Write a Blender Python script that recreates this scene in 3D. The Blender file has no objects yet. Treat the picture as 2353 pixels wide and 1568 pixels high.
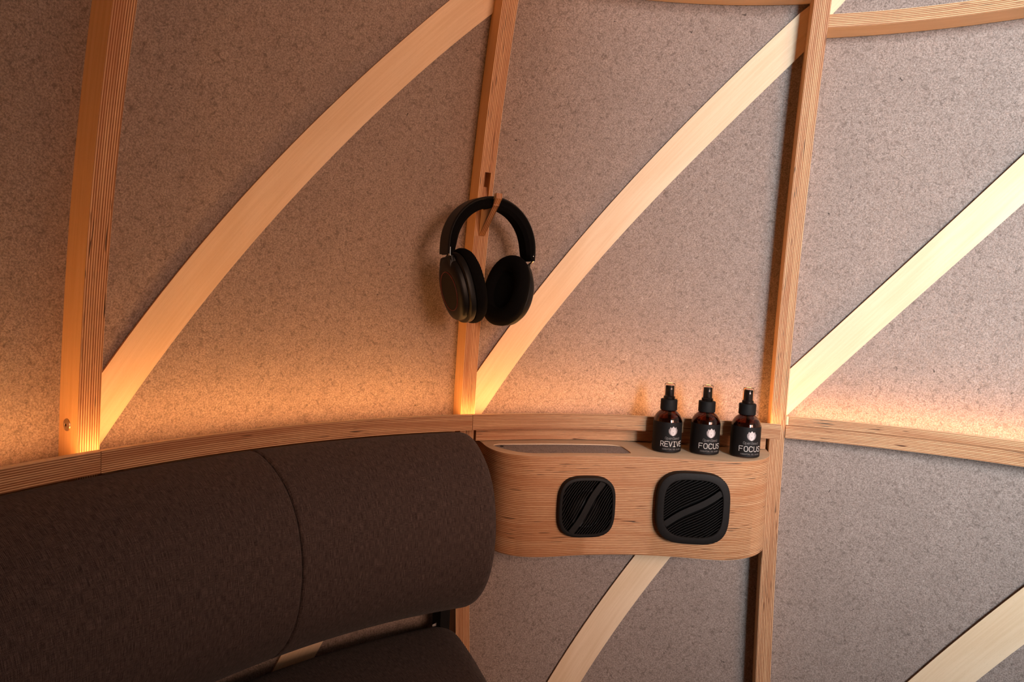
import bpy, bmesh, math, random
import numpy as np
from mathutils import Matrix, Vector

random.seed(4)
PI = math.pi
sin, cos, rad = math.sin, math.cos, math.radians
SC = bpy.context.scene
COL = SC.collection

# ------------------------------------------------------------------ camera
CAM = (-0.2311216, -0.40101456, 0.21548191)
YAW, PITCH, ROLL, FPX = -0.2255, -0.0606, -0.0486, 1526.53
fw = Vector((sin(YAW)*cos(PITCH), cos(YAW)*cos(PITCH), sin(PITCH)))
rt = Vector((cos(YAW), -sin(YAW), 0)); up = rt.cross(fw)
r2 = rt*cos(ROLL) - up*sin(ROLL); u2 = rt*sin(ROLL) + up*cos(ROLL)
cd = bpy.data.cameras.new('camera'); cam = bpy.data.objects.new('camera', cd); COL.objects.link(cam)
cam.matrix_world = Matrix(((r2.x, u2.x, -fw.x, CAM[0]), (r2.y, u2.y, -fw.y, CAM[1]), (r2.z, u2.z, -fw.z, CAM[2]), (0, 0, 0, 1)))
cd.sensor_width = 36; cd.sensor_fit = 'HORIZONTAL'; cd.lens = FPX/2353*36; cd.clip_start = 0.02
SC.camera = cam

# ------------------------------------------------------------------ world, daylight, exposure
world = bpy.data.worlds.new('world'); SC.world = world; world.use_nodes = True
bg = world.node_tree.nodes['Background']; bg.inputs[0].default_value = (1.0, 0.66, 0.48, 1); bg.inputs[1].default_value = 0.9
def area(name, loc, target, size, size_y, power, color):
    l = bpy.data.lights.new(name, 'AREA'); l.shape = 'RECTANGLE'; l.size = size; l.size_y = size_y
    l.energy = power; l.color = color
    o = bpy.data.objects.new(name, l); COL.objects.link(o); o.location = loc
    o.rotation_euler = (Vector(target)-Vector(loc)).to_track_quat('-Z', 'Y').to_euler()
    return o
# daylight of a tall window outside, falling in through the open side of the pod
area('window_daylight', (0.88, -3.28, 0.85), (0.95, -0.31, 0.3), 3.0, 1.7, 960, (0.79, 1.05, 1.20))
# unseen warm fill, added to brighten the left bays through the same opening
area('warm_fill', (2.2, -2.2, 0.85), (0.95, -0.31, 0.3), 1.4, 1.3, 135, (1.0, 0.60, 0.42))
LED_COLOR = (1.0, 0.47, 0.14, 1); LED_POWER = 50.0
vs = SC.view_settings; vs.view_transform = 'Standard'; vs.look = 'None'; vs.exposure = -0.2; vs.gamma = 1.0
vs.use_curve_mapping = False

# ------------------------------------------------------------------ pod shape
R0, ZC, HU, HD = 1.05, -0.0695, 1.699, 1.5639
RW, RT = 0.0472, 0.0276               # rib depth and thickness
FLOOR = -0.87
def felt(z):
    q = (z-ZC)/(HU if z > ZC else HD); return R0*math.sqrt(max(1-q*q, 1e-5))
def fnorm(z):
    d = (felt(z+1e-3)-felt(z-1e-3))/2e-3; n = math.sqrt(1+d*d); return -1/n, d/n
def cyl(phi, r, z):
    a = rad(phi); return (r*sin(a), r*cos(a), z)
def wallpt(phi, z, depth=0.0, off=0.0):
    nr, nz = fnorm(z); r = felt(z)+depth*nr; a = rad(phi)
    return (r*sin(a)+off*cos(a), r*cos(a)-off*sin(a), z+depth*nz)

# ------------------------------------------------------------------ materials
class NT:
    def __init__(s, name):
        s.m = bpy.data.materials.new(name); s.m.use_nodes = True; s.t = s.m.node_tree; s.b = s.t.nodes['Principled BSDF']
    def n(s, typ, **kw):
        x = s.t.nodes.new(typ)
        for k, v in kw.items(): setattr(x, k, v)
        return x
    def link(s, a, b): s.t.links.new(a, b)
    def val(s, sock, v):
        if hasattr(v, 'is_output'): s.link(v, sock)
        else: sock.default_value = v
    def math(s, op, a, b=None, c=None, clamp=False):
        x = s.n('ShaderNodeMath', operation=op); x.use_clamp = clamp
        s.val(x.inputs[0], a)
        if b is not None: s.val(x.inputs[1], b)
        if c is not None: s.val(x.inputs[2], c)
        return x.outputs[0]
    def mix(s, f, a, b):
        x = s.n('ShaderNodeMix', data_type='RGBA'); s.val(x.inputs[0], f)
        for i, v in ((6, a), (7, b)):
            s.val(x.inputs[i], v if hasattr(v, 'is_output') else (*v, 1))
        return x.outputs[2]
    def vec(s, x, y, z=0.0):
        c = s.n('ShaderNodeCombineXYZ'); s.val(c.inputs[0], x); s.val(c.inputs[1], y); s.val(c.inputs[2], z); return c.outputs[0]
    def noise(s, v, scale, detail=2.0, rough=0.5, dist=0.0):
        x = s.n('ShaderNodeTexNoise'); s.link(v, x.inputs['Vector']); x.inputs['Scale'].default_value = scale
        x.inputs['Detail'].default_value = detail; x.inputs['Roughness'].default_value = rough; x.inputs['Distortion'].default_value = dist
        return x.outputs['Fac']
    def ramp(s, f, lo, hi):
        x = s.n('ShaderNodeMapRange'); x.interpolation_type = 'SMOOTHSTEP'; s.val(x.inputs[0], f)
        x.inputs[1].default_value = lo; x.inputs[2].default_value = hi; return x.outputs[0]
    def obj(s): return s.n('ShaderNodeTexCoord').outputs['Object']
    def uv(s):
        x = s.n('ShaderNodeSeparateXYZ'); s.link(s.n('ShaderNodeTexCoord').outputs['UV'], x.inputs[0]); return x.outputs[0], x.outputs[1]
    def bump(s, h, strength, dist):
        x = s.n('ShaderNodeBump'); s.link(h, x.inputs['Height']); x.inputs['Strength'].default_value = strength
        x.inputs['Distance'].default_value = dist; s.link(x.outputs[0], s.b.inputs['Normal'])
    def col(s, c): s.val(s.b.inputs['Base Color'], c if hasattr(c, 'is_output') else (*c, 1))
    def rough(s, r): s.val(s.b.inputs['Roughness'], r)

def mat_felt():
    t = NT('felt'); o = t.obj()
    a = t.noise(o, 430, 3, 0.7); b = t.noise(o, 115, 3, 0.65, 0.9); c = t.noise(o, 14, 3)
    e = t.noise(o, 105, 2, 0.5, 0.6)
    def fibres(scale, seg, width):          # broken, curling fibre lines
        n1 = t.noise(o, scale, 0, 0.5, 1.2); n2 = t.noise(o, seg, 1)
        line = t.ramp(t.math('ABSOLUTE', t.math('SUBTRACT', n1, 0.5)), width, width*0.25)
        return t.math('MULTIPLY', line, t.ramp(n2, 0.50, 0.60))
    base = t.mix(t.ramp(a, 0.30, 0.70), (0.195, 0.144, 0.121), (0.405, 0.313, 0.269))
    base = t.mix(t.math('MULTIPLY', t.ramp(b, 0.50, 0.28), 0.62), base, (0.120, 0.085, 0.070))
    base = t.mix(t.math('MULTIPLY', fibres(150, 120, 0.022), 0.55), base, (0.09, 0.064, 0.053))
    base = t.mix(t.math('MULTIPLY', fibres(175, 105, 0.020), 0.50), base, (0.58, 0.47, 0.41))
    base = t.mix(t.math('MULTIPLY', t.ramp(e, 0.255, 0.215), 0.85), base, (0.035, 0.027, 0.023))
    base = t.mix(t.math('MULTIPLY', t.ramp(c, 0.3, 0.7), 0.14), base, (0.19, 0.142, 0.118))
    t.col(base); t.rough(0.95); t.b.inputs['Specular IOR Level'].default_value = 0.1
    t.b.inputs['Sheen Weight'].default_value = 0.08; t.b.inputs['Sheen Roughness'].default_value = 0.6
    t.bump(t.math('ADD', a, b), 0.6, 0.0015)
    return t.m
def mat_birch(name='birch_face', light=(0.79, 0.59, 0.40), dark=(0.70, 0.49, 0.305)):
    t = NT(name); u, v = t.uv()
    g = t.noise(t.vec(t.math('MULTIPLY', u, 5), t.math('MULTIPLY', v, 170)), 1, 4, 0.6, 0.2)
    h = t.noise(t.vec(t.math('MULTIPLY', u, 3.0), t.math('MULTIPLY', v, 14)), 1, 3, 0.5, 1.2)
    k = t.noise(t.vec(t.math('MULTIPLY', u, 140), t.math('MULTIPLY', v, 900)), 1, 1)
    f = t.math('ADD', t.math('MULTIPLY', g, 0.45), t.math('MULTIPLY', h, 0.55))
    base = t.mix(t.ramp(f, 0.34, 0.66), dark, light)
    base = t.mix(t.math('MULTIPLY', t.ramp(k, 0.60, 0.75), 0.18), base, (0.42, 0.25, 0.13))
    t.col(base); t.rough(0.5); t.b.inputs['Specular IOR Level'].default_value = 0.25
    t.bump(g, 0.08, 0.0006)
    return t.m
def mat_ply(name='plywood_edge', pitch=0.00145, light=(0.80, 0.51, 0.285), dark=(0.23, 0.074, 0.026)):
    t = NT(name); u, v = t.uv()
    wob = t.noise(t.vec(t.math('MULTIPLY', u, 7), t.math('MULTIPLY', v, 60)), 1, 2)
    L = t.math('ADD', t.math('DIVIDE', v, pitch), t.math('MULTIPLY', t.math('SUBTRACT', wob, 0.5), 0.5))
    idx = t.math('FLOOR', t.math('MULTIPLY', t.math('ADD', L, 0.5), 0.5))
    wn = t.n('ShaderNodeTexWhiteNoise', noise_dimensions='1D'); t.link(idx, wn.inputs['W']); rnd = wn.outputs['Value']
    s = t.math('SINE', t.math('MULTIPLY', L, PI))
    var = t.noise(t.vec(t.math('MULTIPLY', u, 9), t.math('MULTIPLY', idx, 3.37)), 1, 2)
    thr = t.math('MULTIPLY', t.math('SUBTRACT', var, 0.5), 1.6)
    f = t.ramp(t.math('ADD', s, thr), -0.05, 0.85)
    fib = t.noise(t.vec(t.math('MULTIPLY', u, 70), t.math('MULTIPLY', v, 1600)), 1, 3, 0.7)
    dk = t.mix(t.ramp(fib, 0.3, 0.7), (dark[0]*0.75, dark[1]*0.7, dark[2]*0.65), (dark[0]*1.45, dark[1]*1.6, dark[2]*1.75))
    dk = t.mix(t.math('MULTIPLY', rnd, 0.38), dk, (light[0]*0.62, light[1]*0.52, light[2]*0.44))
    lt = t.mix(t.ramp(fib, 0.25, 0.75), (light[0]*0.82, light[1]*0.76, light[2]*0.70), light)
    base = t.mix(f, dk, lt)
    bd = t.noise(t.vec(t.math('MULTIPLY', u, 2.5), t.math('MULTIPLY', v, 55), 9.0), 1, 2)   # darker veneers in places
    base = t.mix(t.math('MULTIPLY', t.ramp(bd, 0.48, 0.68), 0.45), base, (dark[0]*1.3, dark[1]*1.3, dark[2]*1.3))
    vd = t.noise(t.vec(t.math('MULTIPLY', u, 22), t.math('MULTIPLY', v, 520)), 1, 0)
    vd2 = t.noise(t.vec(t.math('MULTIPLY', u, 4), t.math('MULTIPLY', v, 40), 4.0), 1, 0)
    void = t.math('MULTIPLY', t.ramp(vd, 0.70, 0.76), t.ramp(vd2, 0.50, 0.60))
    base = t.mix(t.math('MULTIPLY', void, 0.92), base, (0.02, 0.009, 0.006))
    t.col(base); t.rough(0.55); t.b.inputs['Specular IOR Level'].default_value = 0.25
    t.bump(f, 0.12, 0.0004)
    return t.m
def mat_fabric():
    t = NT('charcoal_fabric'); u, v = t.uv()
    a = t.noise(t.vec(t.math('MULTIPLY', u, 1800), t.math('MULTIPLY', v, 70)), 1, 2, 0.6)
    b = t.noise(t.vec(t.math('MULTIPLY', u, 120), t.math('MULTIPLY', v, 2000)), 1, 2, 0.6)
    c = t.noise(t.vec(t.math('MULTIPLY', u, 1500), t.math('MULTIPLY', v, 1500)), 1, 1)
    tw = t.math('SINE', t.math('MULTIPLY', t.math('ADD', u, v), 2*PI/0.0021))
    f = t.math('ADD', t.math('MULTIPLY', a, 0.46), t.math('ADD', t.math('MULTIPLY', b, 0.34), t.math('MULTIPLY', c, 0.20)))
    f = t.math('ADD', f, t.math('MULTIPLY', tw, 0.03))
    base = t.mix(t.ramp(f, 0.38, 0.66), (0.020, 0.0140, 0.0135), (0.130, 0.094, 0.088))
    t.col(base); t.rough(0.9); t.b.inputs['Specular IOR Level'].default_value = 0.15
    t.b.inputs['Sheen Weight'].default_value = 0.05
    t.bump(t.math('ADD', f, t.math('MULTIPLY', tw, 0.1)), 0.35, 0.0008)
    return t.m
def mat_plain(name, c, rough=0.5, metal=0.0, spec=0.4, grain=0.0):
    t = NT(name); t.rough(rough); t.b.inputs['Metallic'].default_value = metal; t.b.inputs['Specular IOR Level'].default_value = spec
    o = t.obj(); g = t.noise(o, 260, 2)
    k = 1-0.25-grain
    t.col(t.mix(g, tuple(x*k for x in c), tuple(min(1, x*(2-k)) for x in c)))
    if grain: t.bump(g, 0.3, 0.0005)
    return t.m
def mat_glass(name, c, rough=0.02, ior=1.5):
    t = NT(name); t.col(c); t.rough(rough); t.b.inputs['Transmission Weight'].default_value = 1.0; t.b.inputs['IOR'].default_value = ior
    return t.m
def mat_emit(name, c, strength):
    t = NT(name); t.b.inputs['Emission Color'].default_value = c; t.b.inputs['Emission Strength'].default_value = strength
    t.col((0.8, 0.6, 0.4)); return t.m
FELT, BIRCH, PLY, FABRIC = mat_felt(), mat_birch(), mat_ply(), mat_fabric()
RIBFACE = mat_birch('rib_face', (0.72, 0.43, 0.22), (0.62, 0.34, 0.155))
SHELFPLY = mat_ply('shelf_plywood_edge', 0.0016, (0.80, 0.52, 0.305), (0.31, 0.112, 0.042))
CARPET = mat_plain('carpet', (0.09, 0.075, 0.066), 0.95, 0, 0.1, 0.2)
BLACK = mat_plain('black_plastic', (0.0065, 0.0055, 0.0052), 0.45, 0, 0.22)
MATTE = mat_plain('matte_black', (0.006, 0.005, 0.0048), 0.65, 0, 0.2)
GRILLE = mat_plain('grille_black', (0.0085, 0.0066, 0.006), 0.6, 0, 0.22, 0.1)
PAD = mat_plain('velour_black', (0.0030, 0.0026, 0.0026), 0.95, 0, 0.08, 0.2)
VOID = mat_plain('deep_black', (0.004, 0.004, 0.004), 0.9, 0, 0.1)
STEEL = mat_plain('steel', (0.72, 0.70, 0.68), 0.25, 1.0, 0.5)
BRASS = mat_plain('bolt_zinc', (0.60, 0.45, 0.30), 0.32, 1.0, 0.5)
RED = mat_plain('red_ring', (0.22, 0.025, 0.022), 0.4)
AMBER = mat_glass('amber_glass', (0.40, 0.055, 0.022))
CLEAR = mat_glass('clear_plastic', (0.95, 0.92, 0.90), 0.06, 1.12)
LIQUID = mat_plain('dark_liquid', (0.012, 0.004, 0.003), 0.2)
LABEL = mat_plain('black_label', (0.0075, 0.0058, 0.0054), 0.6, 0, 0.22)
INK = mat_plain('white_ink_and_glint', (0.66, 0.60, 0.56), 0.6)
INK2 = mat_plain('grey_ink', (0.27, 0.24, 0.23), 0.6)
PETALS = [mat_plain('petal_pale', (0.66, 0.57, 0.55), 0.6), mat_plain('petal_mid', (0.40, 0.33, 0.32), 0.6), mat_plain('petal_dim', (0.24, 0.19, 0.185), 0.6)]
LED = mat_emit('led_light', LED_COLOR, LED_POWER)
WHITE = mat_plain('white_tag', (0.75, 0.72, 0.70), 0.6)

# ------------------------------------------------------------------ mesh helpers
class MB:
    def __init__(s): s.v, s.f, s.uv, s.mi, s.sm = [], [], [], [], []
    def face(s, idx, uv=None, mi=0, smooth=False):
        s.f.append(tuple(idx)); s.uv.append(uv or [(0, 0)]*len(idx)); s.mi.append(mi); s.sm.append(smooth)
    def poly(s, pts, uv=None, mi=0, smooth=False):
        i = len(s.v); s.v += [tuple(p) for p in pts]; s.face(range(i, i+len(pts)), uv, mi, smooth)
    def grid(s, rows, us=None, vs=None, mi=0, smooth=True, wrap=False):
        """rows: list of rows of points; us per row, vs per column"""
        n, m = len(rows), len(rows[0]); i0 = len(s.v)
        for r in rows: s.v += [tuple(p) for p in r]
        us = us or list(range(n)); vs = vs or list(range(m+1))
        for i in range(n-1):
            for j in range(m if wrap else m-1):
                k = (j+1) % m; kv = j+1 if wrap else k
                s.face((i0+i*m+j, i0+i*m+k, i0+(i+1)*m+k, i0+(i+1)*m+j),
                       [(us[i], vs[j]), (us[i], vs[kv]), (us[i+1], vs[kv]), (us[i+1], vs[j])], mi, smooth)
    def sweep(s, secs, vr=None, mis=None, caps=True, capmi=0, smooth=True, u0=0.0):
        """secs: closed polygon sections; one strip per side so that edges stay sharp"""
        n = len(secs[0]); us = [u0]
        for a, b in zip(secs, secs[1:]): us.append(us[-1]+(Vector(b[0])-Vector(a[0])).length)
        for k in range(n):
            k2 = (k+1) % n
            w = (Vector(secs[0][k2])-Vector(secs[0][k])).length
            va, vb = vr[k] if vr else (0, w)
            s.grid([[q[k], q[k2]] for q in secs], us, [va, vb], (mis[k] if mis else 0), smooth)
        if caps:
            for q, rv in ((secs[0], True), (secs[-1], False)):
                pts = list(reversed(q)) if rv else q
                o = Vector(q[0]); e1 = (Vector(q[1])-o); l1 = e1.length or 1; e1 /= l1; e2 = Vector(q[-1])-o
                s.poly(pts, [((Vector(x)-o).dot(e1), (Vector(x)-o).dot(e2.normalized()) if e2.length else 0) for x in pts], capmi)
    def lathe(s, prof, n=40, c=(0, 0, 0), mi=0, smooth=True, sx=1.0, sy=1.0):
        rows = []
        for r, z in prof:
            rows.append([(c[0]+sx*r*cos(2*PI*j/n), c[1]+sy*r*sin(2*PI*j/n), c[2]+z) for j in range(n)])
        L = [0]
        for (a, b), (d, e) in zip(prof, prof[1:]): L.append(L[-1]+math.hypot(a-d, b-e))
        s.grid(rows, L, [2*PI*j/n*0.03 for j in range(n+1)], mi, smooth, True)
    def tube(s, pts, r, n=8, mi=0):
        rows = []; P = [Vector(p) for p in pts]
        for i, p in enumerate(P):
            t = (P[min(i+1, len(P)-1)]-P[max(i-1, 0)]).normalized()
            a = t.cross(Vector((0, 0, 1)));  a = a if a.length > 1e-3 else t.cross(Vector((1, 0, 0))); a.normalize(); b = t.cross(a)
            rows.append([tuple(p+a*r*cos(2*PI*j/n)+b*r*sin(2*PI*j/n)) for j in range(n)])
        s.grid(rows, None, None, mi, True, True); s.poly(rows[0][::-1], None, mi); s.poly(rows[-1], None, mi)
    def mesh(s, name, mats, shift=(0, 0, 0), weld=True):
        me = bpy.data.meshes.new(name)
        me.from_pydata([(a-shift[0], b-shift[1], c-shift[2]) for a, b, c in s.v], [], s.f)
        uvl = me.uv_layers.new(name='uv'); flat = [x for u in s.uv for p in u for x in p]
        uvl.data.foreach_set('uv', flat)
        me.polygons.foreach_set('material_index', s.mi); me.polygons.foreach_set('use_smooth', s.sm)
        for m in (mats if isinstance(mats, (list, tuple)) else [mats]): me.materials.append(m)
        me.update(); return me
def tag(o, label=None, cat=None, group=None, kind=None):
    for k, v in (('label', label), ('category', cat), ('group', group), ('kind', kind)):
        if v: o[k] = v
    return o
def empty(name, loc=(0, 0, 0), rz=0.0):
    o = bpy.data.objects.new(name, None); o.empty_display_size = 0.05; COL.objects.link(o); o.location = loc; o.rotation_euler = (0, 0, rz); return o
def root_loc(o):
    return Vector((0, 0, 0)) if o is None else (o.location.copy() if o.parent is None else root_loc(o.parent)+o.location)
def build(mb, name, mats, parent=None, local=False, recalc=True):
    """mesh object; its vertices are given in world coordinates unless local"""
    sh = (0, 0, 0) if (local or parent is None) else root_loc(parent)
    me = mb.mesh(name, mats, sh)
    if recalc:
        bm = bmesh.new(); bm.from_mesh(me); bmesh.ops.remove_doubles(bm, verts=bm.verts, dist=1e-6)
        bmesh.ops.recalc_face_normals(bm, faces=bm.faces); bm.to_mesh(me); bm.free()
        if hasattr(me, 'set_sharp_from_angle'): me.set_sharp_from_angle(angle=rad(38))
    o = bpy.data.objects.new(name, me); COL.objects.link(o)
    if parent: o.parent = parent
    return o
def lin(a, b, n): return [a+(b-a)*i/(n-1) for i in range(n)]
def interp(x, xs, ys): return float(np.interp(x, xs, ys))

# ------------------------------------------------------------------ the setting: floor, felt walls, ceiling
mb = MB(); n = 72
mb.poly([cyl(360*i/n, felt(FLOOR)+0.02, FLOOR) for i in range(n)][::-1]); mb.sweep([[cyl(360*i/n, felt(FLOOR)+0.02, FLOOR-0.03), cyl(360*i/n, felt(FLOOR)+0.02, FLOOR), cyl(360*i/n, 0.9, FLOOR-0.001), cyl(360*i/n, 0.9, FLOOR-0.03)] for i in range(n+1)], caps=False)
tag(build(mb, 'floor', CARPET), kind='structure')
RING, TOPZ, SILL, HEAD = 0.745, 1.16, 0.08, 1.10   # SILL, HEAD: unseen opening right of and behind the camera, edges shaped for the light
def felt_sheet(parent, p0, p1, z0, z1, nz):
    mb = MB(); phs = lin(p0, p1, 13); zs = lin(z0, z1, nz)
    mb.sweep([[wallpt(p, z0, 0), wallpt(p, z0, -0.012)] for p in phs], caps=False)
    mb.grid([[wallpt(p, z) for p in phs] for z in zs]); mb.grid([[wallpt(p, z, -0.012) for p in phs] for z in zs])
    return build(mb, 'felt_panel', FELT, parent)
def wall(name, bays, light_opening=()):
    mb = MB(); p0, p1 = bays[0], bays[-1]+36
    for b in bays:
        z0 = HEAD if b in light_opening else FLOOR
        phs = lin(b, b+36, 13)
        mb.grid([[wallpt(p, z, -0.020) for p in phs] for z in lin(z0, TOPZ, 24)])
        if b in light_opening: mb.grid([[wallpt(p, z, -0.020) for p in phs] for z in lin(FLOOR, SILL, 12)])  # unseen panel below the sill, added to hold back low light
    w = build(mb, name, BIRCH); tag(w, kind='structure')
    for b in bays:
        if b in light_opening: felt_sheet(w, b, b+36, HEAD, TOPZ, 4); felt_sheet(w, b, b+36, FLOOR, SILL, 12); continue
        felt_sheet(w, b, b+36, FLOOR, -0.045, 18); felt_sheet(w, b, b+36, -0.045, RING, 20); felt_sheet(w, b, b+36, RING, TOPZ, 10)
    return w
wall('wall_left', [-144, -108]); wall('wall_back', [-72, -36]); wall('wall_right', [0, 36, 72], light_opening=(72,)); wall('wall_front', [108, 144, 180], light_opening=(108,))
mb = MB(); zs = lin(TOPZ, 1.612, 10)
mb.grid([[wallpt(360*i/60, z) for i in range(60)] for z in zs], None, None, 0, True, True)
mb.poly([wallpt(360*i/60, zs[-1]) for i in range(60)])
tag(build(mb, 'ceiling', FELT), kind='structure')

# ------------------------------------------------------------------ ribs: two plywood boards each
ZR = [FLOOR+0.002+i*(1.15-FLOOR)/60 for i in range(61)]
def rib_board(mb, phi, o0, o1, zs, d0=0.0, d1=RW, v0=0.0):
    secs = [[wallpt(phi, z, d0, o0), wallpt(phi, z, d1, o0), wallpt(phi, z, d1, o1), wallpt(phi, z, d0, o1)] for z in zs]
    mb.sweep(secs, vr=[(0, d1-d0), (v0+o0, v0+o1), (0, d1-d0), (v0+o0, v0+o1)], mis=[0, 1, 0, 1], capmi=1)
def rib(phi, label=None, slot=None, name='wooden_rib'):
    r = empty(name, wallpt(phi, FLOOR, RW/2)); h = RT/2
    if label: tag(r, label, 'rib', 'curved plywood ribs of the wall')
    for s, (a, b) in enumerate(((-h, -0.00002), (0.00002, h))):
        mb = MB(); v0 = 0.31*s+phi*0.003
        if slot:
            z0, z1, sa, sb = slot
            rib_board(mb, phi, a, b, [z for z in ZR if z < z0-0.004]+[z0], v0=v0)
            rib_board(mb, phi, a, b, [z1]+[z for z in ZR if z > z1+0.004], v0=v0)
            zz = lin(z0, z1, 5)
            if s == 0: rib_board(mb, phi, a, sa, zz, v0=v0); rib_board(mb, phi, sa, b, zz, 0, 0.012, v0=v0)
            else: rib_board(mb, phi, sb, b, zz, v0=v0); rib_board(mb, phi, a, sb, zz, 0, 0.012, v0=v0)
        else: rib_board(mb, phi, a, b, ZR, v0=v0)
        build(mb, 'rib_board', [RIBFACE, PLY], r)
    return r
rib1 = rib(-72, 'leftmost curved plywood rib, with a round metal bolt near its foot')
rib(-36, 'middle curved plywood rib with a long slot where the headphone hook sits', slot=(0.3385, 0.4535, -0.0046, 0.0069))
rib(0, 'rightmost curved plywood rib, beside the bottles and the end of the speaker shelf')
for k, ph in enumerate((-108, 36, 72, 144, 180)):
    r = rib(ph, name='trim_%d' % (k+1)); tag(r, kind='structure')
# bolt in the left face of the first rib
mb = MB(); prof = [(0.0, 0.0012), (0.0022, 0.0012), (0.0024, 0.0022), (0.0062, 0.0020), (0.0080, 0.0012), (0.0084, 0.0), (0.0084, -0.001)]
bo = MB(); bo.lathe(prof, 28)
c0 = Vector(wallpt(-72, 0.027, 0.0215, -RT/2)); a = rad(-72)
ex = Vector((sin(a), cos(a), 0)); ez = Vector((-cos(a), sin(a), 0)); ey = ez.cross(ex)
bo.v = [tuple(c0+ex*x+ey*y+ez*z) for x, y, z in bo.v]
b = build(bo, 'bolt', BRASS, rib1); b['label'] = 'round metal bolt'
so = MB(); so.lathe([(0.0, 0.0016), (0.0021, 0.0016), (0.0021, 0.0010)], 6); so.v = [tuple(c0+ex*x+ey*y+ez*z) for x, y, z in so.v]
build(so, 'bolt_socket', VOID, b)

# ------------------------------------------------------------------ diagonal straps of bent birch
STRAPS = {   # bay angle, upper edge (angle, height), lower edge
 1: (([1.96, 4.3, 6.07, 7.85, 11.31, 13.69, 15.35, 19.52, 23.16, 26.57, 30.04, 35.2], [0.092, 0.157, 0.202, 0.250, 0.336, 0.391, 0.431, 0.521, 0.591, 0.654, 0.714, 0.795]),
     ([1.98, 4.66, 6.97, 10.58, 14.15, 16.71, 19.55, 23.8, 27.44, 29.64, 34.8], [-0.004, 0.060, 0.123, 0.218, 0.309, 0.367, 0.431, 0.518, 0.584, 0.624, 0.711])),
 2: (([1.75, 5.21, 7.38, 10.27, 15.49, 20.21, 21.9, 26.85, 30.86, 34.41], [0.076, 0.171, 0.228, 0.299, 0.421, 0.518, 0.552, 0.645, 0.711, 0.763]),
     ([2.44, 4.06, 8.66, 12.63, 14.53, 18.16, 22.84, 24.65, 28.29, 35.01], [-0.010, 0.032, 0.159, 0.258, 0.304, 0.382, 0.480, 0.515, 0.581, 0.697])),
 3: (([1.01, 5.58, 10.51, 11.76, 15.61, 20.74, 27, 35.2], [0.102, 0.197, 0.301, 0.326, 0.406, 0.509, 0.627, 0.763]),
     ([1.1, 3.7, 7.83, 12.64, 14.3, 17.63, 21.15, 27, 35.2], [0.007, 0.062, 0.152, 0.252, 0.287, 0.359, 0.428, 0.541, 0.690])),
 4: (([-35, -25.07, -21.5, -18.08, -14.67, -8, -1], [-0.795, -0.555, -0.469, -0.387, -0.304, -0.142, 0.025]),
     ([-31, -21.01, -15.54, -10.49, -5, -1], [-0.802, -0.559, -0.425, -0.303, -0.170, -0.074])),
 5: (([-32, -20.98, -16.02, -11.87, -6, -1], [-0.735, -0.474, -0.356, -0.253, -0.107, 0.018]),
     ([-30, -15.04, -11.45, -6, -1], [-0.808, -0.441, -0.353, -0.219, -0.096])),
}
UP, LO = STRAPS[1]; UP2, LO2 = STRAPS[2]; UP3, LO3 = STRAPS[3]; UPL, LOL = STRAPS[4]; UPR, LOR = STRAPS[5]
def smooth_tab(tab, deg=3):
    c = np.polyfit(np.array(tab[0]), np.array(tab[1]), deg); return lambda x: float(np.polyval(c, x))
def strap(phi0, up_, lo_, u0, u1, zmin, zmax, label, n=34, th=0.0035, gap=0.0035):
    us = lin(u0, u1, n); fu, fl = smooth_tab(up_), smooth_tab(lo_)
    secs = []
    for u in us:
        a = min(max(fl(u), zmin), zmax); b = min(max(fu(u), zmin), zmax)
        if b-a < 0.0005: b = a+0.0005
        secs.append([[wallpt(phi0+u, a+(b-a)*k/6, gap+d) for k in range(7)] for d in (0, th)] + [(a, b)])
    mb = MB(); L = [0]
    for s, t in zip(secs, secs[1:]): L.append(L[-1]+(Vector(t[0][3])-Vector(s[0][3])).length)
    for d in (0, 1):
        i0 = len(mb.v)
        for s in secs: mb.v += s[d]
        for i in range(n-1):
            for k in range(6):
                q = (i0+i*7+k, i0+i*7+k+1, i0+(i+1)*7+k+1, i0+(i+1)*7+k)
                # grain runs along the strap: u along, v across
                mb.face(q, [(L[i], 0.012*k), (L[i], 0.012*(k+1)), (L[i+1], 0.012*(k+1)), (L[i+1], 0.012*k)], 0, True)
    for k in (0, 6): mb.grid([[s[0][k], s[1][k]] for s in secs], L, [0, th], 1, True)
    for s in (secs[0], secs[-1]): mb.grid([[s[0][k], s[1][k]] for k in range(7)], None, [0, th], 1, False)
    o = bpy.data.objects.new('diagonal_strap', None)
    c = secs[0][0][0]
    o = build_at(mb, 'diagonal_strap', [BIRCH, PLY], c)
    return tag(o, label, 'wood strap', 'diagonal birch straps across the felt')
def build_at(mb, name, mats, loc):
    me_sh = loc; mb.v = [(x-loc[0], y-loc[1], z-loc[2]) for x, y, z in mb.v]
    o = build(mb, name, mats); o.location = loc; return o
RE = 0.80  # half a rib in degrees
strap(-72, UP, LO, RE, 36-RE, -0.026, 0.80, 'pale birch strap rising from the leftmost rib to the top of the middle rib')
strap(-36, UP2, LO2, RE, 36-RE, -0.026, 0.772, 'pale birch strap rising from the middle rib to the top of the rightmost rib')
strap(0, UP3, LO3, RE, 36-RE, 0.0, 0.716, 'brightly lit birch strap rising from the rightmost rib to the right edge')
strap(0, UPL, LOL, -36+RE, -RE, FLOOR+0.01, -0.06, 'birch strap running down from under the speaker shelf')
strap(-36, UPL, LOL, -36+RE, -RE, FLOOR+0.01, -0.06, 'birch strap half hidden behind the sofa, seen in the gap under the backrest')
strap(36, UPR, LOR, -36+RE, -RE, FLOOR+0.01, -0.035, 'birch strap in the lower right corner below the right-hand rail')
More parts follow.
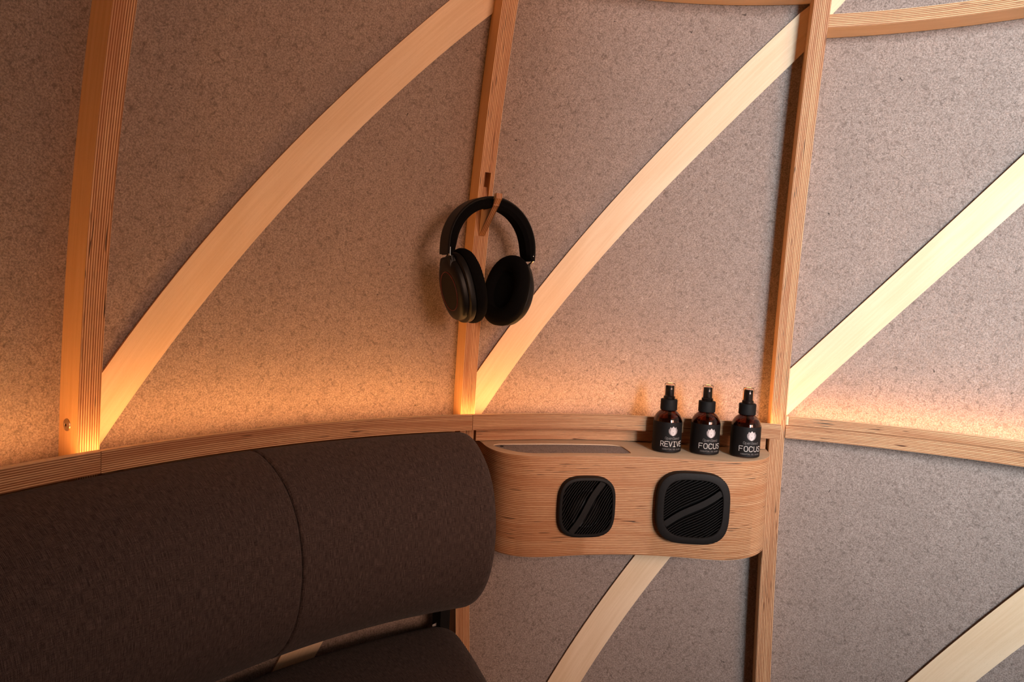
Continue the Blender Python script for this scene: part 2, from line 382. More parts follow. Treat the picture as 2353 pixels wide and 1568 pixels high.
strap(-36, ([36.8, 38, 41, 45, 51, 57], [0.80, 0.823, 0.877, 0.947, 1.045, 1.135]), ([36.8, 38, 41, 45, 51, 57], [0.742, 0.762, 0.815, 0.885, 0.985, 1.080]), 36.8, 57, 0.742, 1.15, 'small triangle of birch strap above the upper right ring board, at the top edge', n=16)

# ------------------------------------------------------------------ rails with hidden light strips
def arc_box(mb, p0, p1, r0, r1, z0, z1, step=1.2, v0=0.0, top=0, side=1):
    n = max(2, int((p1-p0)/step)+1)
    secs = [[cyl(p, r0, z0), cyl(p, r0, z1), cyl(p, r1, z1), cyl(p, r1, z0)] for p in lin(p0, p1, n)]
    mb.sweep(secs, vr=[(v0+z0, v0+z1), (0, r1-r0), (v0+z0, v0+z1), (0, r1-r0)], mis=[side, top, side, top], capmi=side)
def led_strip(parent, p0, p1, r0, r1, z0):
    mb = MB(); n = max(2, int((p1-p0)/1.5))
    mb.sweep([[cyl(p, r0, z0), cyl(p, r0, z0+0.002), cyl(p, r1, z0+0.002), cyl(p, r1, z0)] for p in lin(p0, p1, n)])
    o = build(mb, 'light_strip', LED, parent); o['label'] = 'glowing amber light strip hidden behind the rail'; return o
def rail(p0, p1, label, k, lower=True):
    o = empty('plywood_rail', cyl((p0+p1)/2, 0.985, -0.058))
    tag(o, label, 'rail', 'plywood rails around the wall')
    mb = MB(); arc_box(mb, p0, p1, 0.962, 0.973, -0.0285, 0.0, v0=0.7*k); build(mb, 'rail_lip', [BIRCH, PLY], o)
    mb = MB(); arc_box(mb, p0, p1, 0.973, 1.0005, -0.0285, -0.0135, v0=0.7*k); build(mb, 'rail_ledge', [BIRCH, PLY], o)
    if lower:
        mb = MB(); arc_box(mb, p0+1.25, p1-1.15, 1.0010, 1.044, -0.057, -0.029, v0=0.7*k+0.3); build(mb, 'rail_backing', [BIRCH, PLY], o)
    led_strip(o, p0+0.3, p1-0.3, 0.980, 0.990, -0.0133)
    return o
rail(-108.2, -72.3, 'plywood rail at the far left behind the sofa, leftmost of the rails', 1)
rail(-72.25, -36.25, 'plywood rail along the top of the sofa backrest between the first two ribs', 2)
rail(-36.2, -0.05, 'plywood rail behind the spray bottles above the speaker shelf', 3)
o = empty('plywood_rail', cyl(18, 1.02, -0.031)); tag(o, 'double plywood rail to the right of the rightmost rib', 'rail', 'plywood rails around the wall')
mb = MB(); arc_box(mb, 1.12, 35.2, 1.001, 1.0085, -0.0045, 0.0125, v0=2.9); arc_box(mb, 1.12, 35.2, 1.0085, 1.0435, -0.0045, -0.001, v0=2.9); build(mb, 'upper_board', [BIRCH, PLY], o)
mb = MB(); arc_box(mb, 0.82, 35.2, 1.000, 1.0435, -0.031, -0.0052, v0=3.3); build(mb, 'lower_board', [BIRCH, PLY], o)
mb = MB(); arc_box(mb, 0.82, 1.08, 1.001, 1.02, -0.0045, 0.0125, v0=0.2); build(mb, 'end_block', [BIRCH, BIRCH], o)
led_strip(o, 1.3, 35, 1.0135, 1.0215, -0.0008)
for k, (a, b) in enumerate(((36.2, 71.2), (144.2, 179.8), (180.2, 215.8))):
    o = empty('trim_%d' % (k+10), cyl((a+b)/2, 1.0, -0.03)); tag(o, kind='structure')
    mb = MB(); arc_box(mb, a, b, 0.962, 0.973, -0.0285, 0.0); arc_box(mb, a, b, 0.973, 1.0005, -0.0285, -0.0135); build(mb, 'rail_lip', [BIRCH, PLY], o)
    led_strip(o, a+0.3, b-0.3, 0.980, 0.990, -0.0133)

# ------------------------------------------------------------------ upper ring boards
def ring_board(p0, p1, z0, z1, d, label, v0):
    mb = MB(); n = 22
    secs = []
    for p in lin(p0, p1, n):
        ra, rb = felt(z0)-0.002, felt(z1)-0.002
        secs.append([cyl(p, ra-d, z0), cyl(p, ra-d, z1), cyl(p, rb, z1), cyl(p, ra, z0)])
    mb.sweep(secs, vr=[(v0, v0+z1-z0), (0, d), (0, z1-z0), (0, d)], mis=[1, 0, 1, 0], capmi=1)
    o = build_at(mb, 'ring_board', [BIRCH, PLY], cyl(p0, felt(z0)-d/2, z0))
    if label: tag(o, label, 'ring board', 'upper ring boards')
    return o
ring_board(-36+RE, -RE, 0.7725, 0.800, 0.085, 'wide curved birch board at the top edge between the middle and right ribs', 0.1)
ring_board(RE, 36-RE, 0.7185, 0.7415, 0.047, 'curved plywood ring board in the upper right corner', 0.5)
for k, b in enumerate((-72, -108, 36)):
    o = ring_board(b+RE, b+36-RE, 0.7725, 0.800, 0.085, None, 0.3); o.name = 'trim_%d' % (k+20); tag(o, kind='structure')

# ------------------------------------------------------------------ speaker shelf
ZT, ZB = -0.0600, -0.2455
front = [(-0.590, 0.855), (-0.577, 0.842), (-0.562, 0.822), (-0.548, 0.798), (-0.532, 0.778), (-0.515, 0.763), (-0.496, 0.7535), (-0.474, 0.7500), (-0.452, 0.7525), (-0.418, 0.7645), (-0.368, 0.7905), (-0.330, 0.8072), (-0.290, 0.8227), (-0.243, 0.8370), (-0.184, 0.8500), (-0.150, 0.8550), (-0.121, 0.8590), (-0.098, 0.8650), (-0.076, 0.8760), (-0.053, 0.8940), (-0.034, 0.9170), (-0.021, 0.9450), (-0.016, 0.975)]
def catmull(P, k=4):
    out = []; n = len(P)
    for i in range(n-1):
        p0, p1, p2, p3 = P[max(i-1, 0)], P[i], P[i+1], P[min(i+2, n-1)]
        for j in range(k):
            t = j/k
            out.append(tuple(0.5*((2*b)+(-a+c)*t+(2*a-5*b+4*c-d)*t*t+(-a+3*b-3*c+d)*t**3) for a, b, c, d in zip(p0, p1, p2, p3)))
    out.append(P[-1]); return out
fr = catmull(front, 4)
backs = [cyl(p, 1.035, 0)[:2] for p in lin(-0.95, -34.7, 14)]
outline = fr + backs
shelf = empty('speaker_shelf', cyl(-18, 0.95, ZB)); tag(shelf, 'curved laminated plywood shelf box with two black speaker grilles', 'shelf')
mb = MB(); us = [0]
for a, b in zip(outline, outline[1:]+outline[:1]): us.append(us[-1]+math.dist(a, b))
cl = outline+[outline[0]]; bev = 0.0022
cen = Vector((-0.33, 0.93))
def inset(p, d):
    q = Vector(p); w = (cen-q).normalized(); return tuple(q+w*d)
mb.grid([[(*inset(p, bev), ZB), (*p, ZB+bev), (*p, ZT-bev)] for p in cl], us, [0, bev, ZT-ZB-bev], 1, True)
mb.poly([(*inset(p, bev), ZB) for p in outline][::-1], [(x, y) for x, y in outline][::-1], 0)
build(mb, 'shelf_body', [BIRCH, SHELFPLY], shelf)
tray = catmull([cyl(p, r, 0)[:2] for p, r in ((-32.6, 0.9805), (-33.35, 0.974), (-33.45, 0.960), (-32.8, 0.936), (-31.9, 0.914), (-30.9, 0.902), (-29.4, 0.8965), (-26, 0.8955), (-22, 0.8955), (-19.2, 0.896), (-18.25, 0.899), (-18.0, 0.908), (-18.1, 0.935), (-18.3, 0.958), (-18.8, 0.967), (-19.6, 0.9705), (-22, 0.972), (-26, 0.974), (-30, 0.9765), (-32.2, 0.9795), (-32.6, 0.9805))], 3)[:-1]
bm = bmesh.new(); es = []
for loop in ([inset(p, bev*0.3) for p in outline], tray):
    vsx = [bm.verts.new((x, y, ZT)) for x, y in loop]
    for i in range(len(vsx)): es.append(bm.edges.new((vsx[i], vsx[(i+1) % len(vsx)])))
bmesh.ops.triangle_fill(bm, use_beauty=True, use_dissolve=False, edges=es)
mb = MB(); bm.verts.index_update()
for f in bm.faces: mb.poly([v.co[:] for v in f.verts], [(v.co.x, v.co.y) for v in f.verts], 0)
bm.free()
tl = tray+[tray[0]]; mb.grid([[(*p, ZT), (*p, ZT-0.002)] for p in tl], [0.01*i for i in range(len(tl))], [0, 0.004], 0, True)
mb.grid([[(*inset(p, bev*0.3), ZT), (*p, ZT-bev)] for p in cl], us, [ZT-ZB-bev, ZT-ZB], 1, True)
build(mb, 'shelf_top', [BIRCH, SHELFPLY], shelf)
mb = MB(); mb.poly([(*p, ZT-0.0016) for p in tray]); f = build(mb, 'felt_inlay', FELT, shelf); f['label'] = 'grey felt tray inlay'
mb = MB()
mb.lathe([(0, 0.0), (0.0035, 0.0), (0.004, -0.001)], 16, (*cyl(-32.55, 0.966, 0)[:2], ZT-0.0012)); build(mb, 'cable_hole', VOID, shelf)

def superell(t, a, b, n):
    c, s = cos(t), sin(t); return (a*math.copysign(abs(c)**(2/n), c), b*math.copysign(abs(s)**(2/n), s))
def speaker(phi, zc, hw, hh, fwid, transposed, label, cone, R):
    a = rad(phi)
    ex = Vector((cos(a), -sin(a), 0)); ey = Vector((0, 0, 1)); ez = Vector((-sin(a), -cos(a), 0))
    O = Vector(cyl(phi, R, zc)); W = lambda x, y, z: tuple(O+ex*x+ey*y+ez*z)
    N = 72; nn = 3.3; ts = [2*PI*i/N for i in range(N+1)]
    D = 0.0125
    oc = lambda t, k=0.0: superell(t, hw-k, hh-k, nn); ic = lambda t, k=0.0: superell(t, hw-fwid+k, hh-fwid+k, nn)
    mb = MB(); secs = []
    for t in ts:
        secs.append([W(*oc(t), -0.009), W(*oc(t), D-0.003), W(*oc(t, 0.0008), D-0.001), W(*oc(t, 0.003), D), W(*ic(t, 0.0012), D), W(*ic(t), D-0.0012), W(*ic(t), -0.004)])
    mb.grid(secs, None, None, 0, True)
    fr_ = build(mb, 'speaker_grille', GRILLE, shelf); fr_['label'] = label
    mb = MB(); mb.poly([W(*ic(t, 0.0005), 0.0008) for t in ts[:-1]]); build(mb, 'grille_backing', VOID, fr_)
    if cone:
        mb = MB(); prof = [(0.012, 0.003), (0.016, 0.0015), (0.030, 0.004), (0.034, 0.0055), (0.0375, 0.004), (0.039, 0.002)]
        rows = [[W(r*cos(t), r*sin(t)-0.004, z) for t in ts] for r, z in prof]; mb.grid(rows); mb.poly([W(0.012*cos(t), 0.012*sin(t)-0.004, 0.003) for t in ts[:-1]])
        build(mb, 'speaker_cone', BLACK, fr_)
    # wavy slats and the broad wavy band
    iw, ih = hw-fwid+0.0006, hh-fwid+0.0006
    def inside(x, y): return (abs(x)/iw)**nn+(abs(y)/ih)**nn <= 1
    def curve(c):
        pts = []
        for i in range(-60, 61):
            s = i/60*1.05
            t = 0.66*s-0.055*sin(PI*s)+c
            x, y = (t*iw, s*ih) if transposed else (s*iw, t*ih)
            pts.append((x, y))
        return pts
    def ribbon(mb, pts, hwid, z0, z1):
        run = []
        def flush(run):
            if len(run) < 3: return
            secs = []
            for i, (x, y) in enumerate(run):
                x0, y0 = run[max(i-1, 0)]; x1, y1 = run[min(i+1, len(run)-1)]; d = math.hypot(x1-x0, y1-y0) or 1
                nx, ny = -(y1-y0)/d*hwid, (x1-x0)/d*hwid
                secs.append([W(x-nx, y-ny, z0), W(x-nx, y-ny, z1), W(x+nx, y+ny, z1), W(x+nx, y+ny, z0)])
            mb.sweep(secs)
        for p in pts:
            if inside(*p): run.append(p)
            else: flush(run); run = []
        flush(run)
    mb = MB(); bw = 0.0062/ih; pitch = 0.0052/ih
    for i in range(1, 34):
        for sg in (-1, 1):
            ribbon(mb, curve(sg*(bw+0.0035/ih*1.1+pitch*(i-0.4)+pitch*0.25*0)), 0.00055, D-0.0065, D-0.0022)
    sl = build(mb, 'grille_slats', GRILLE, fr_); sl['kind'] = 'stuff'
    mb = MB(); ribbon(mb, curve(0.0), 0.0056, D-0.006, D-0.0018); build(mb, 'grille_band', GRILLE, fr_)
    return fr_
speaker(-23.95, -0.1515, 0.0535, 0.0555, 0.0065, True, 'smaller black speaker grille with a thin frame', True, 0.8690)
speaker(-10.90, -0.1475, 0.0665, 0.0665, 0.0135, False, 'larger black speaker grille with a broad frame', False, 0.8640)

# ------------------------------------------------------------------ sofa
sofa = empty('curved_sofa', cyl(-78, 0.75, FLOOR)); tag(sofa, 'curved charcoal fabric sofa with a rounded backrest and a seat cushion', 'sofa')
def cushion(p0, p1, prof, name, round0, round1, cr, cz, rmid, parent=sofa, step=1.0):
    """prof: closed loop of (r,z); ends rounded by radius round0 / round1 (metres)"""
    m = len(prof); per = [0]
    for a, b in zip(prof, prof[1:]+prof[:1]): per.append(per[-1]+math.dist(a, b))
    ps = []
    d0, d1 = math.degrees(round0/rmid), math.degrees(round1/rmid)
    ps += [p0+d0*(1-cos(PI/2*i/8)) for i in range(8)]
    ps += lin(p0+d0, p1-d1, max(4, int((p1-p0)/step)))
    ps += [p1-d1*(1-cos(PI/2*(7-i)/8)) for i in range(8)]
    rows, us = [], []
    for p in ps:
        e = 0.0
        if p < p0+d0: t = (p-p0)/d0; e = round0*(1-math.sqrt(max(0, 1-(1-t)**2)))
        if p > p1-d1: t = (p1-p)/d1; e = round1*(1-math.sqrt(max(0, 1-(1-t)**2)))
        row = []
        for r, z in prof:
            dx, dz = cr-r, cz-z; L = math.hypot(dx, dz); k = min(e/L, 0.95)
            row.append(cyl(p, r+dx*k, z+dz*k))
        rows.append(row); us.append(rad(p)*rmid)
    mb = MB(); mb.grid(rows, us, per, 0, True, True)
    mb.poly(rows[0][::-1], [(r, z) for r, z in prof][::-1]); mb.poly(rows[-1], [(r, z) for r, z in prof])
    return build(mb, name, FABRIC, parent)
backprof = catmull([(0.985, -0.060), (0.978, -0.040), (0.958, -0.0300), (0.925, -0.0310), (0.885, -0.044), (0.848, -0.066), (0.820, -0.098), (0.804, -0.140), (0.800, -0.180), (0.807, -0.228), (0.828, -0.272), (0.862, -0.310), (0.905, -0.338), (0.948, -0.352), (0.973, -0.350), (0.985, -0.335), (0.988, -0.20), (0.985, -0.060)], 3)[:-1]
cushion(-59.75, -36.45, backprof, 'backrest_cushion', 0.0045, 0.022, 0.93, -0.19, 0.82)
cushion(-118, -59.82, backprof, 'backrest_cushion', 0.022, 0.0045, 0.93, -0.19, 0.82)
seatprof = catmull([(0.965, -0.43), (0.962, -0.400), (0.945, -0.387), (0.90, -0.383), (0.80, -0.381), (0.68, -0.382), (0.56, -0.386), (0.515, -0.396), (0.498, -0.425), (0.500, -0.470), (0.520, -0.490), (0.70, -0.495), (0.94, -0.495), (0.963, -0.48), (0.965, -0.43)], 3)[:-1]
cushion(-118, -38.0, seatprof, 'seat_cushion', 0.03, 0.034, 0.75, -0.44, 0.80)
mb = MB(); arc_box(mb, -117, -39.5, 0.60, 0.93, FLOOR+0.001, -0.496, side=0); build(mb, 'sofa_base', [BIRCH, PLY], sofa)
for p in (-38.6, -74.0, -110):
    mb = MB(); arc_box(mb, p-0.55, p+0.55, 0.955, 0.998 if p > -40 else 0.99, -0.52, -0.30, side=0); build(mb, 'back_bracket', MATTE, sofa)
mb = MB(); mb.poly([cyl(-39.6, 0.975, -0.3985), cyl(-38.95, 0.975, -0.394), cyl(-38.95, 0.975, -0.402), cyl(-39.6, 0.975, -0.402)]); mb.poly([cyl(-39.6, 0.976, -0.3985), cyl(-38.95, 0.976, -0.394), cyl(-38.95, 0.976, -0.402), cyl(-39.6, 0.976, -0.402)])
build(mb, 'fabric_tag', WHITE, sofa)

# ------------------------------------------------------------------ headphone hook
HP = -36.0
def hook():
    prof = [(1.003, 0.3325), (0.9720, 0.3320), (0.8965, 0.3880), (0.8930, 0.3905), (0.8930, 0.3995), (0.9035, 0.3995), (0.9055, 0.3800), (0.9120, 0.3765), (0.954, 0.3765), (0.962, 0.384), (0.967, 0.405), (0.970, 0.421), (1.000, 0.422)]
    o0, o1 = -0.0043, 0.0066; a = rad(HP)
    P = lambda r, z, o: (r*sin(a)+o*cos(a), r*cos(a)-o*sin(a), z)
    mb = MB()
    for o in (o0, o1): mb.poly([P(r, z, o) for r, z in prof], [(z, r) for r, z in prof], 0)
    L = [0]; cp = prof+[prof[0]]
    for x, y in zip(cp, cp[1:]): L.append(L[-1]+math.dist(x, y))
    for i in range(len(prof)):
        p, q = cp[i], cp[i+1]
        mb.poly([P(*p, o0), P(*q, o0), P(*q, o1), P(*p, o1)], [(L[i], o0), (L[i+1], o0), (L[i+1], o1), (L[i], o1)], 1)
    o = build_at(mb, 'headphone_hook', [BIRCH, PLY], P(1.0, 0.336, 0))
    tag(o, 'small plywood hook slotted into the middle rib, holding the headphones', 'hook')
hook()

# ------------------------------------------------------------------ headphones
hp = empty('headphones', cyl(HP, 0.9275, 0.3965), rad(46)); tag(hp, 'black over-ear headphones hanging from the wooden hook', 'headphones')
BR = 0.0905
def band_pts(off, n=40, zend=-0.106):
    """arch in the xz plane, offset inwards by off"""
    out = []; R = BR-off
    for i in range(n+1):
        t = PI*(i/n); out.append((-R*cos(t)*1.0, -BR+R*sin(t)))
    L = (-R, zend); Rr = (R, zend)
    return [L]+out+[Rr]
def band_mesh(o0, o1, hw0, hw1, n=40, taper=0.0, z0=-0.107, z1=-0.107):
    A, B = band_pts(o0, n, z0), band_pts(o1, n, z1); mb = MB(); m = len(A); secs = []
    for i in range(m):
        k = 1-taper*abs(2*i/(m-1)-1)**3
        (xa, za), (xb, zb) = A[i], B[i]; e = 0.0022
        w0, w1 = hw0*k, hw1*k
        lx, lz = (xb-xa), (zb-za); d = math.hypot(lx, lz) or 1; lx, lz = lx/d*e, lz/d*e
        secs.append([(xa, -w0+e, za), (xa+lx, -w0, za+lz), (xb-lx, -w1, zb-lz), (xb, -w1+e, zb), (xb, w1-e, zb), (xb-lx, w1, zb-lz), (xa+lx, w0, za+lz), (xa, w0-e, za)])
    mb.grid(secs, None, None, 0, True, True); mb.poly(secs[0][::-1]); mb.poly(secs[-1]); return mb
build(band_mesh(0.0, 0.0050, 0.0175, 0.0175), 'headband', BLACK, hp, True)
# inner cushion of the band, thickest at the top and rounded at its ends
mb = MB(); secs = []; m = 44
for i in range(m+1):
    f = i/m; t = PI*(-0.06+1.12*f); th = 0.0045+0.0105*math.sqrt(max(0, 1-abs(2*f-1)**10))
    if i in (0, m): th = 0.003
    Ra, Rb = BR-0.0051, BR-0.0051-th; row = []
    def arch(R):
        if t < 0: return (-R, -BR+BR*t)
        if t > PI: return (R, -BR-BR*(t-PI))
        return (-R*cos(t), -BR+R*sin(t))
    (xa, za), (xb, zb) = arch(Ra), arch(Rb); w = 0.0160
    mx, mz = (xa*0.4+xb*0.6), (za*0.4+zb*0.6)
    secs.append([(xa, -w, za), (mx, -w-0.0008, mz), (xb, -w+0.005, zb), (xb, w-0.005, zb), (mx, w+0.0008, mz), (xa, w, za)])
mb.grid(secs, None, None, 0, True, True); mb.poly(secs[0][::-1]); mb.poly(secs[-1]); build(mb, 'headband_cushion', PAD, hp, True)
def earcup(sg, yaw, tilt, cx, cz):
    """sg=-1 left, +1 right; built around the cup axis (outwards = +h) then turned into place"""
    hh_, hw_ = 0.0670, 0.0495
    M = Matrix.Translation((cx, 0, cz)) @ Matrix.Rotation(yaw, 4, 'Z') @ Matrix.Rotation(tilt, 4, 'Y')
    def place(mb):
        mb.v = [tuple(M @ Vector((sg*h, y, z))) for h, y, z in mb.v]; return mb
    N = 56
    def shell(prof, nn=2.25, egg=0.10):
        mb = MB(); rows = []
        for k, h in prof:
            row = []
            for j in range(N):
                y, z = superell(2*PI*j/N, hw_*k, hh_*k, nn); y *= 1+egg*(z/hh_)*-0.5; row.append((h, y, z))
            rows.append(row)
        mb.grid(rows, None, None, 0, True, True); mb.poly(rows[-1]); return mb
    # ear pad: a soft ring with an opening
    pad = shell([(0.52, 0.012), (0.55, 0.004), (0.62, 0.0005), (0.72, -0.001), (0.84, 0.0), (0.93, 0.0035), (0.985, 0.009), (1.0, 0.014), (0.985, 0.0195), (0.94, 0.0235), (0.88, 0.0245), (0.60, 0.0245)])
    cup = empty_part('earcup')
    build(place(pad), 'ear_pad', PAD, cup, True)
    build(place(shell([(0.60, 0.0115), (0.30, 0.0118), (0.02, 0.0118)])), 'driver_cover', VOID, cup, True)
    build(place(shell([(0.60, 0.0240), (0.90, 0.0240), (0.925, 0.0255), (0.93, 0.031), (0.915, 0.0345), (0.87, 0.0360), (0.70, 0.0368)])), 'cup_housing', BLACK, cup, True)
    build(place(shell([(0.82, 0.0360), (0.84, 0.0375), (0.83, 0.0430), (0.79, 0.0465), (0.70, 0.0490), (0.60, 0.0505), (0.55, 0.0500), (0.02, 0.0500)], 2.1)), 'cup_shell', BLACK, cup, True)
    mb = MB(); rows = []
    for k, h in ((0.500, 0.0500), (0.501, 0.0508), (0.511, 0.0508), (0.513, 0.0500)):
        rows.append([(h, hw_*k*1.10*cos(2*PI*j/N), hh_*k*sin(2*PI*j/N)-0.002) for j in range(N)])
    mb.grid(rows, None, None, 0, True, True); b = build(place(mb), 'accent_ring', RED, cup, True); b['label'] = 'thin red ring on the ear cup'
    mb = MB(); mb.poly([(0.0503, hw_*0.5*1.10*cos(2*PI*j/N), hh_*0.5*sin(2*PI*j/N)-0.002) for j in range(N)]); build(place(mb), 'cup_disc', MATTE, cup, True)
    # yoke plate over the top of the shell
    mb = MB(); secs = []
    for z, w, h0, h1 in ((0.0565, 0.012, 0.0380, 0.0440), (0.0550, 0.0185, 0.0375, 0.0455), (0.050, 0.0205, 0.0370, 0.0470), (0.044, 0.0215, 0.0365, 0.0485), (0.036, 0.021, 0.0360, 0.0495), (0.028, 0.015, 0.0360, 0.0498)):
        secs.append([(h0, -w, z), (h1, -w*0.93, z), (h1, w*0.93, z), (h0, w, z)])
    mb.grid(secs, None, None, 0, True, True); mb.poly(secs[0][::-1]); mb.poly(secs[-1]); build(place(mb), 'yoke', BLACK, cup, True)
    mb = MB(); mb.tube([(0.043, -0.0175, 0.036), (0.0415, -0.0150, 0.0585)], 0.0042, 10); build(place(mb), 'yoke_post', BLACK, cup, True)
    top = M @ Vector((sg*0.0415, -0.0150, 0.0575))
    return top
def empty_part(name):
    o = bpy.data.objects.new(name, None); o.empty_display_size = 0.02; COL.objects.link(o); o.parent = hp; return o
for sg, yaw, tilt, cx, cz in ((-1, rad(0), rad(-15), -0.0285, -0.1555), (1, rad(16), rad(15), 0.0290, -0.1590)):
    top = earcup(sg, yaw, tilt, cx, cz)
    mb = MB(); x = sg*(BR-0.004)
    pts = [(x, -0.0145, -0.095), (x, -0.0145, -0.107), (x+(top.x-x)*0.3, -0.0145+(top.y+0.0145)*0.3, -0.1095), tuple(top)]
    mb.tube(pts, 0.0019, 8); build(mb, 'slider_rod', STEEL, hp, True)

# ------------------------------------------------------------------ spray bottles
GL = {
 'A': [[(0, 0), (.5, 1), (1, 0)], [(.2, .38), (.8, .38)]], 'B': [[(0, 0), (0, 1), (.65, 1), (.9, .88), (.9, .65), (.65, .52), (0, .52)], [(.65, .52), (1, .38), (1, .13), (.7, 0), (0, 0)]],
 'C': [[(1, .82), (.85, .95), (.62, 1), (.35, 1), (.12, .92), (0, .72), (0, .28), (.12, .08), (.35, 0), (.62, 0), (.85, .05), (1, .18)]],
 'D': [[(0, 0), (0, 1), (.55, 1), (.9, .85), (1, .6), (1, .4), (.9, .15), (.55, 0), (0, 0)]], 'E': [[(1, 1), (0, 1), (0, 0), (1, 0)], [(0, .52), (.85, .52)]],
 'F': [[(1, 1), (0, 1), (0, 0)], [(0, .5), (.82, .5)]], 'I': [[(.5, 0), (.5, 1)], [(.15, 1), (.85, 1)], [(.15, 0), (.85, 0)]], 'L': [[(0, 1), (0, 0), (1, 0)]],
 'N': [[(0, 0), (0, 1), (1, 0), (1, 1)]], 'O': [[(.36, 0), (.12, .08), (0, .28), (0, .72), (.12, .92), (.36, 1), (.64, 1), (.88, .92), (1, .72), (1, .28), (.88, .08), (.64, 0), (.36, 0)]],
 'R': [[(0, 0), (0, 1), (.65, 1), (.92, .88), (.92, .6), (.65, .47), (0, .47)], [(.5, .47), (1, 0)]],
 'S': [[(1, .84), (.82, .97), (.5, 1), (.18, .95), (.04, .78), (.14, .6), (.5, .51), (.88, .41), (1, .22), (.84, .05), (.5, 0), (.16, .03), (0, .17)]],
 'T': [[(0, 1), (1, 1)], [(.5, 1), (.5, 0)]], 'U': [[(0, 1), (0, .25), (.14, .06), (.36, 0), (.64, 0), (.86, .06), (1, .25), (1, 1)]], 'V': [[(0, 1), (.5, 0), (1, 1)]],
 'p': [[(0, -.32), (0, .66)], [(0, .5), (.3, .68), (.7, .66), (.95, .45), (.95, .2), (.7, 0), (.3, 0), (0, .18)]],
 'e': [[(.05, .36), (.97, .36), (.9, .55), (.65, .68), (.35, .68), (.08, .5), (.02, .25), (.2, .04), (.5, 0), (.88, .08)]],
 'n': [[(0, 0), (0, .66)], [(0, .45), (.25, .65), (.6, .68), (.88, .55), (.92, .3), (.92, 0)]],
 'd': [[(.95, 0), (.95, 1)], [(.95, .5), (.65, .68), (.3, .66), (.02, .45), (.02, .2), (.3, 0), (.65, 0), (.95, .18)]],
}
def label_strokes(mb, text, height, cw, gap, zbase, R, sw, center):
    """monoline letters laid around the label cylinder; angle grows to the viewer's right"""
    wid = sum(cw*(0.5 if ch == ' ' else 1.0) for ch in text)+gap*(len(text)-1); x = -wid/2
    for ch in text:
        if ch != ' ':
            for pl in GL[ch]:
                pts = []
                for (a, b), (c, d) in zip(pl, pl[1:]):
                    k = max(1, int(math.hypot((c-a)*cw, (d-b)*height)/0.0012))
                    pts += [(a+(c-a)*i/k, b+(d-b)*i/k) for i in range(k)]
                pts.append(pl[-1]); q = [(x+a*cw, zbase+b*height) for a, b in pts]
                rows = []
                for i, (px_, pz_) in enumerate(q):
                    x0, z0 = q[max(i-1, 0)]; x1, z1 = q[min(i+1, len(q)-1)]; d = math.hypot(x1-x0, z1-z0) or 1
                    nx, nz = -(z1-z0)/d*sw/2, (x1-x0)/d*sw/2
                    ex_, ez_ = ((x1-x0)/d*sw/2*(1 if i == len(q)-1 else -1 if i == 0 else 0), (z1-z0)/d*sw/2*(1 if i == len(q)-1 else -1 if i == 0 else 0))
                    rows.append([onlab(px_+nx+ex_, pz_+nz+ez_, R, center), onlab(px_-nx+ex_, pz_-nz+ez_, R, center)])
                mb.grid(rows, None, None, 0, False)
        x += cw*(0.5 if ch == ' ' else 1.0)+gap
def onlab(x, z, R, center):
    a = center+x/R; return (R*sin(a), -R*cos(a), z)      # local -y faces the camera, +x is the viewer's right
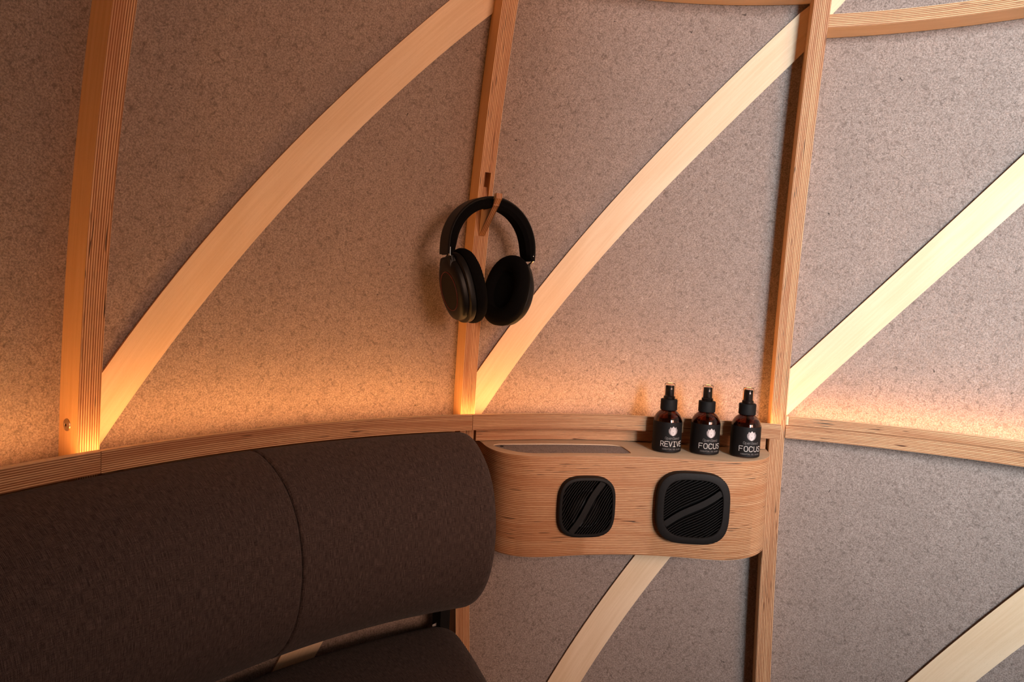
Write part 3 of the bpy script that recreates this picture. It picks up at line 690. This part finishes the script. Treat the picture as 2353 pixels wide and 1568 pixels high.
def bottle(pos, word, label):
    d = Vector((CAM[0]-pos[0], CAM[1]-pos[1]))
    rz = math.atan2(d.y, d.x)+PI/2
    o = empty('spray_bottle', pos, rz); tag(o, label, 'bottle', 'amber spray bottles on the shelf')
    RB = 0.0272
    mb = MB(); mb.lathe([(0.0, 0.0008), (0.022, 0.0005), (0.0255, 0.0015), (RB, 0.004), (RB, 0.058), (0.0268, 0.0625), (0.0252, 0.0675), (0.0222, 0.0725), (0.0182, 0.0768), (0.0145, 0.0795), (0.0128, 0.0815), (0.0124, 0.086), (0.0, 0.086)], 56)
    g = build(mb, 'glass_body', AMBER, o, True); g['label'] = 'dark amber glass'
    mb = MB(); mb.lathe([(0.0, 0.004), (0.0245, 0.004), (0.0250, 0.008), (0.0250, 0.0585), (0.0240, 0.064), (0.0225, 0.0665), (0.0, 0.0665)], 40); build(mb, 'liquid', LIQUID, o, True)
    mb = MB(); mb.tube([(0.002, 0, 0.06), (0.001, 0, 0.084)], 0.0022, 8); build(mb, 'dip_tube', MATTE, o, True)
    mb = MB(); RL = RB+0.00025
    rows = [[(RL*sin(2*PI*j/64), -RL*cos(2*PI*j/64), z) for j in range(64)] for z in (0.0030, 0.0595)]; mb.grid(rows, None, None, 0, True, True)
    lb = build(mb, 'paper_label', LABEL, o, True)
    RT_ = RL+0.0002; cen_ = rad(24)
    mb = MB(); label_strokes(mb, word, 0.0095, 0.0066 if len(word) == 5 else 0.0058, 0.0026 if len(word) == 5 else 0.0021, 0.0140, RT_, 0.00105, cen_); build(mb, 'lettering', INK, lb, True, recalc=False)
    mb = MB(); label_strokes(mb, 'OpenSeed', 0.0046, 0.0031, 0.00065, 0.0276, RT_, 0.00038, cen_); build(mb, 'maker_name', INK2, lb, True, recalc=False)
    mb = MB(); label_strokes(mb, 'ESSENTIAL OIL BLEND', 0.0023, 0.00145, 0.00062, 0.0076, RT_, 0.00028, cen_); build(mb, 'small_print', INK2, lb, True, recalc=False)
    # lotus emblem: seven overlapping petals meeting in a point at the bottom
    for k, (tilt, ln, wd, mi, zo) in enumerate(((-34, 0.0128, 0.0052, 2, 0), (34, 0.0128, 0.0052, 2, 0.00003), (-19, 0.0148, 0.0062, 1, 0.00006), (19, 0.0148, 0.0062, 1, 0.00009), (0, 0.0152, 0.0074, 0, 0.00012), (-9, 0.0128, 0.0056, 0, 0.00018), (9, 0.0128, 0.0056, 0, 0.00021))):
        mb = MB(); N = 14; Lp, Rp = [], []
        for i in range(N+1):
            f = i/N; w = wd*math.sin(PI*f**0.9)**0.85*(0.95 if f < .6 else 1.0)/2*1.25; y = f*ln
            for lst, sgn in ((Lp, -1), (Rp, 1)):
                xx, yy = sgn*w, y; t = rad(-tilt)
                lst.append((1.2*(xx*cos(t)-yy*sin(t)), 1.2*(xx*sin(t)+yy*cos(t))))
        mb.grid([[onlab(a[0], 0.0345+a[1], RT_+zo, cen_), onlab(b[0], 0.0345+b[1], RT_+zo, cen_)] for a, b in zip(Lp, Rp)], None, None, 0, False)
        build(mb, 'emblem_petal', PETALS[mi], lb, True, recalc=False)
    # ribbed collar
    mb = MB(); rows = []; N = 96
    for z, k in ((0.0805, 0), (0.0812, 1), (0.1000, 1), (0.1012, 0)):
        rows.append([((0.0155+(0.00035 if (j % 2 and k) else 0) - (0.0005 if not k else 0))*cos(2*PI*j/N), (0.0155+(0.00035 if (j % 2 and k) else 0)-(0.0005 if not k else 0))*sin(2*PI*j/N), z) for j in range(N)])
    mb.grid(rows, None, None, 0, False, True); mb.poly(rows[-1]); mb.poly(rows[0][::-1]); build(mb, 'collar', MATTE, o, True)
    mb = MB(); mb.lathe([(0.0090, 0.1012), (0.0086, 0.1060), (0.0068, 0.1075), (0.0066, 0.1255), (0.0060, 0.1268), (0.0, 0.1270)], 28); nz = build(mb, 'spray_nozzle', BLACK, o, True)
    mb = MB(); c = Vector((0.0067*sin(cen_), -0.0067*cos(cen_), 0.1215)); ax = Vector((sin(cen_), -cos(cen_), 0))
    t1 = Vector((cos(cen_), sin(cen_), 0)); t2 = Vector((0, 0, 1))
    mb.poly([tuple(c+ax*0.0004+(t1*cos(2*PI*j/16)+t2*sin(2*PI*j/16))*0.0015) for j in range(16)]); build(mb, 'nozzle_glint', INK, nz, True, recalc=False)  # white dot painted as a highlight on the nozzle
    mb = MB(); mb.lathe([(0.0109, 0.1013), (0.0104, 0.1180), (0.0097, 0.1300), (0.0088, 0.1318), (0.0, 0.1322), (0.0, 0.1314), (0.0082, 0.1310), (0.0090, 0.1296), (0.0097, 0.1180), (0.0101, 0.1013)], 32)
    cp = build(mb, 'clear_cap', CLEAR, o, True); cp['label'] = 'clear plastic cap'
    return o
bottle((-0.2152, 0.9087, ZT), 'REVIVE', 'amber spray bottle labelled REVIVE, leftmost of the three on the shelf')
bottle((-0.1438, 0.9227, ZT), 'FOCUS', 'amber spray bottle labelled FOCUS in the middle of the three')
bottle((-0.0687, 0.9313, ZT), 'FOCUS', 'amber spray bottle labelled FOCUS at the right end of the shelf, next to the rib')
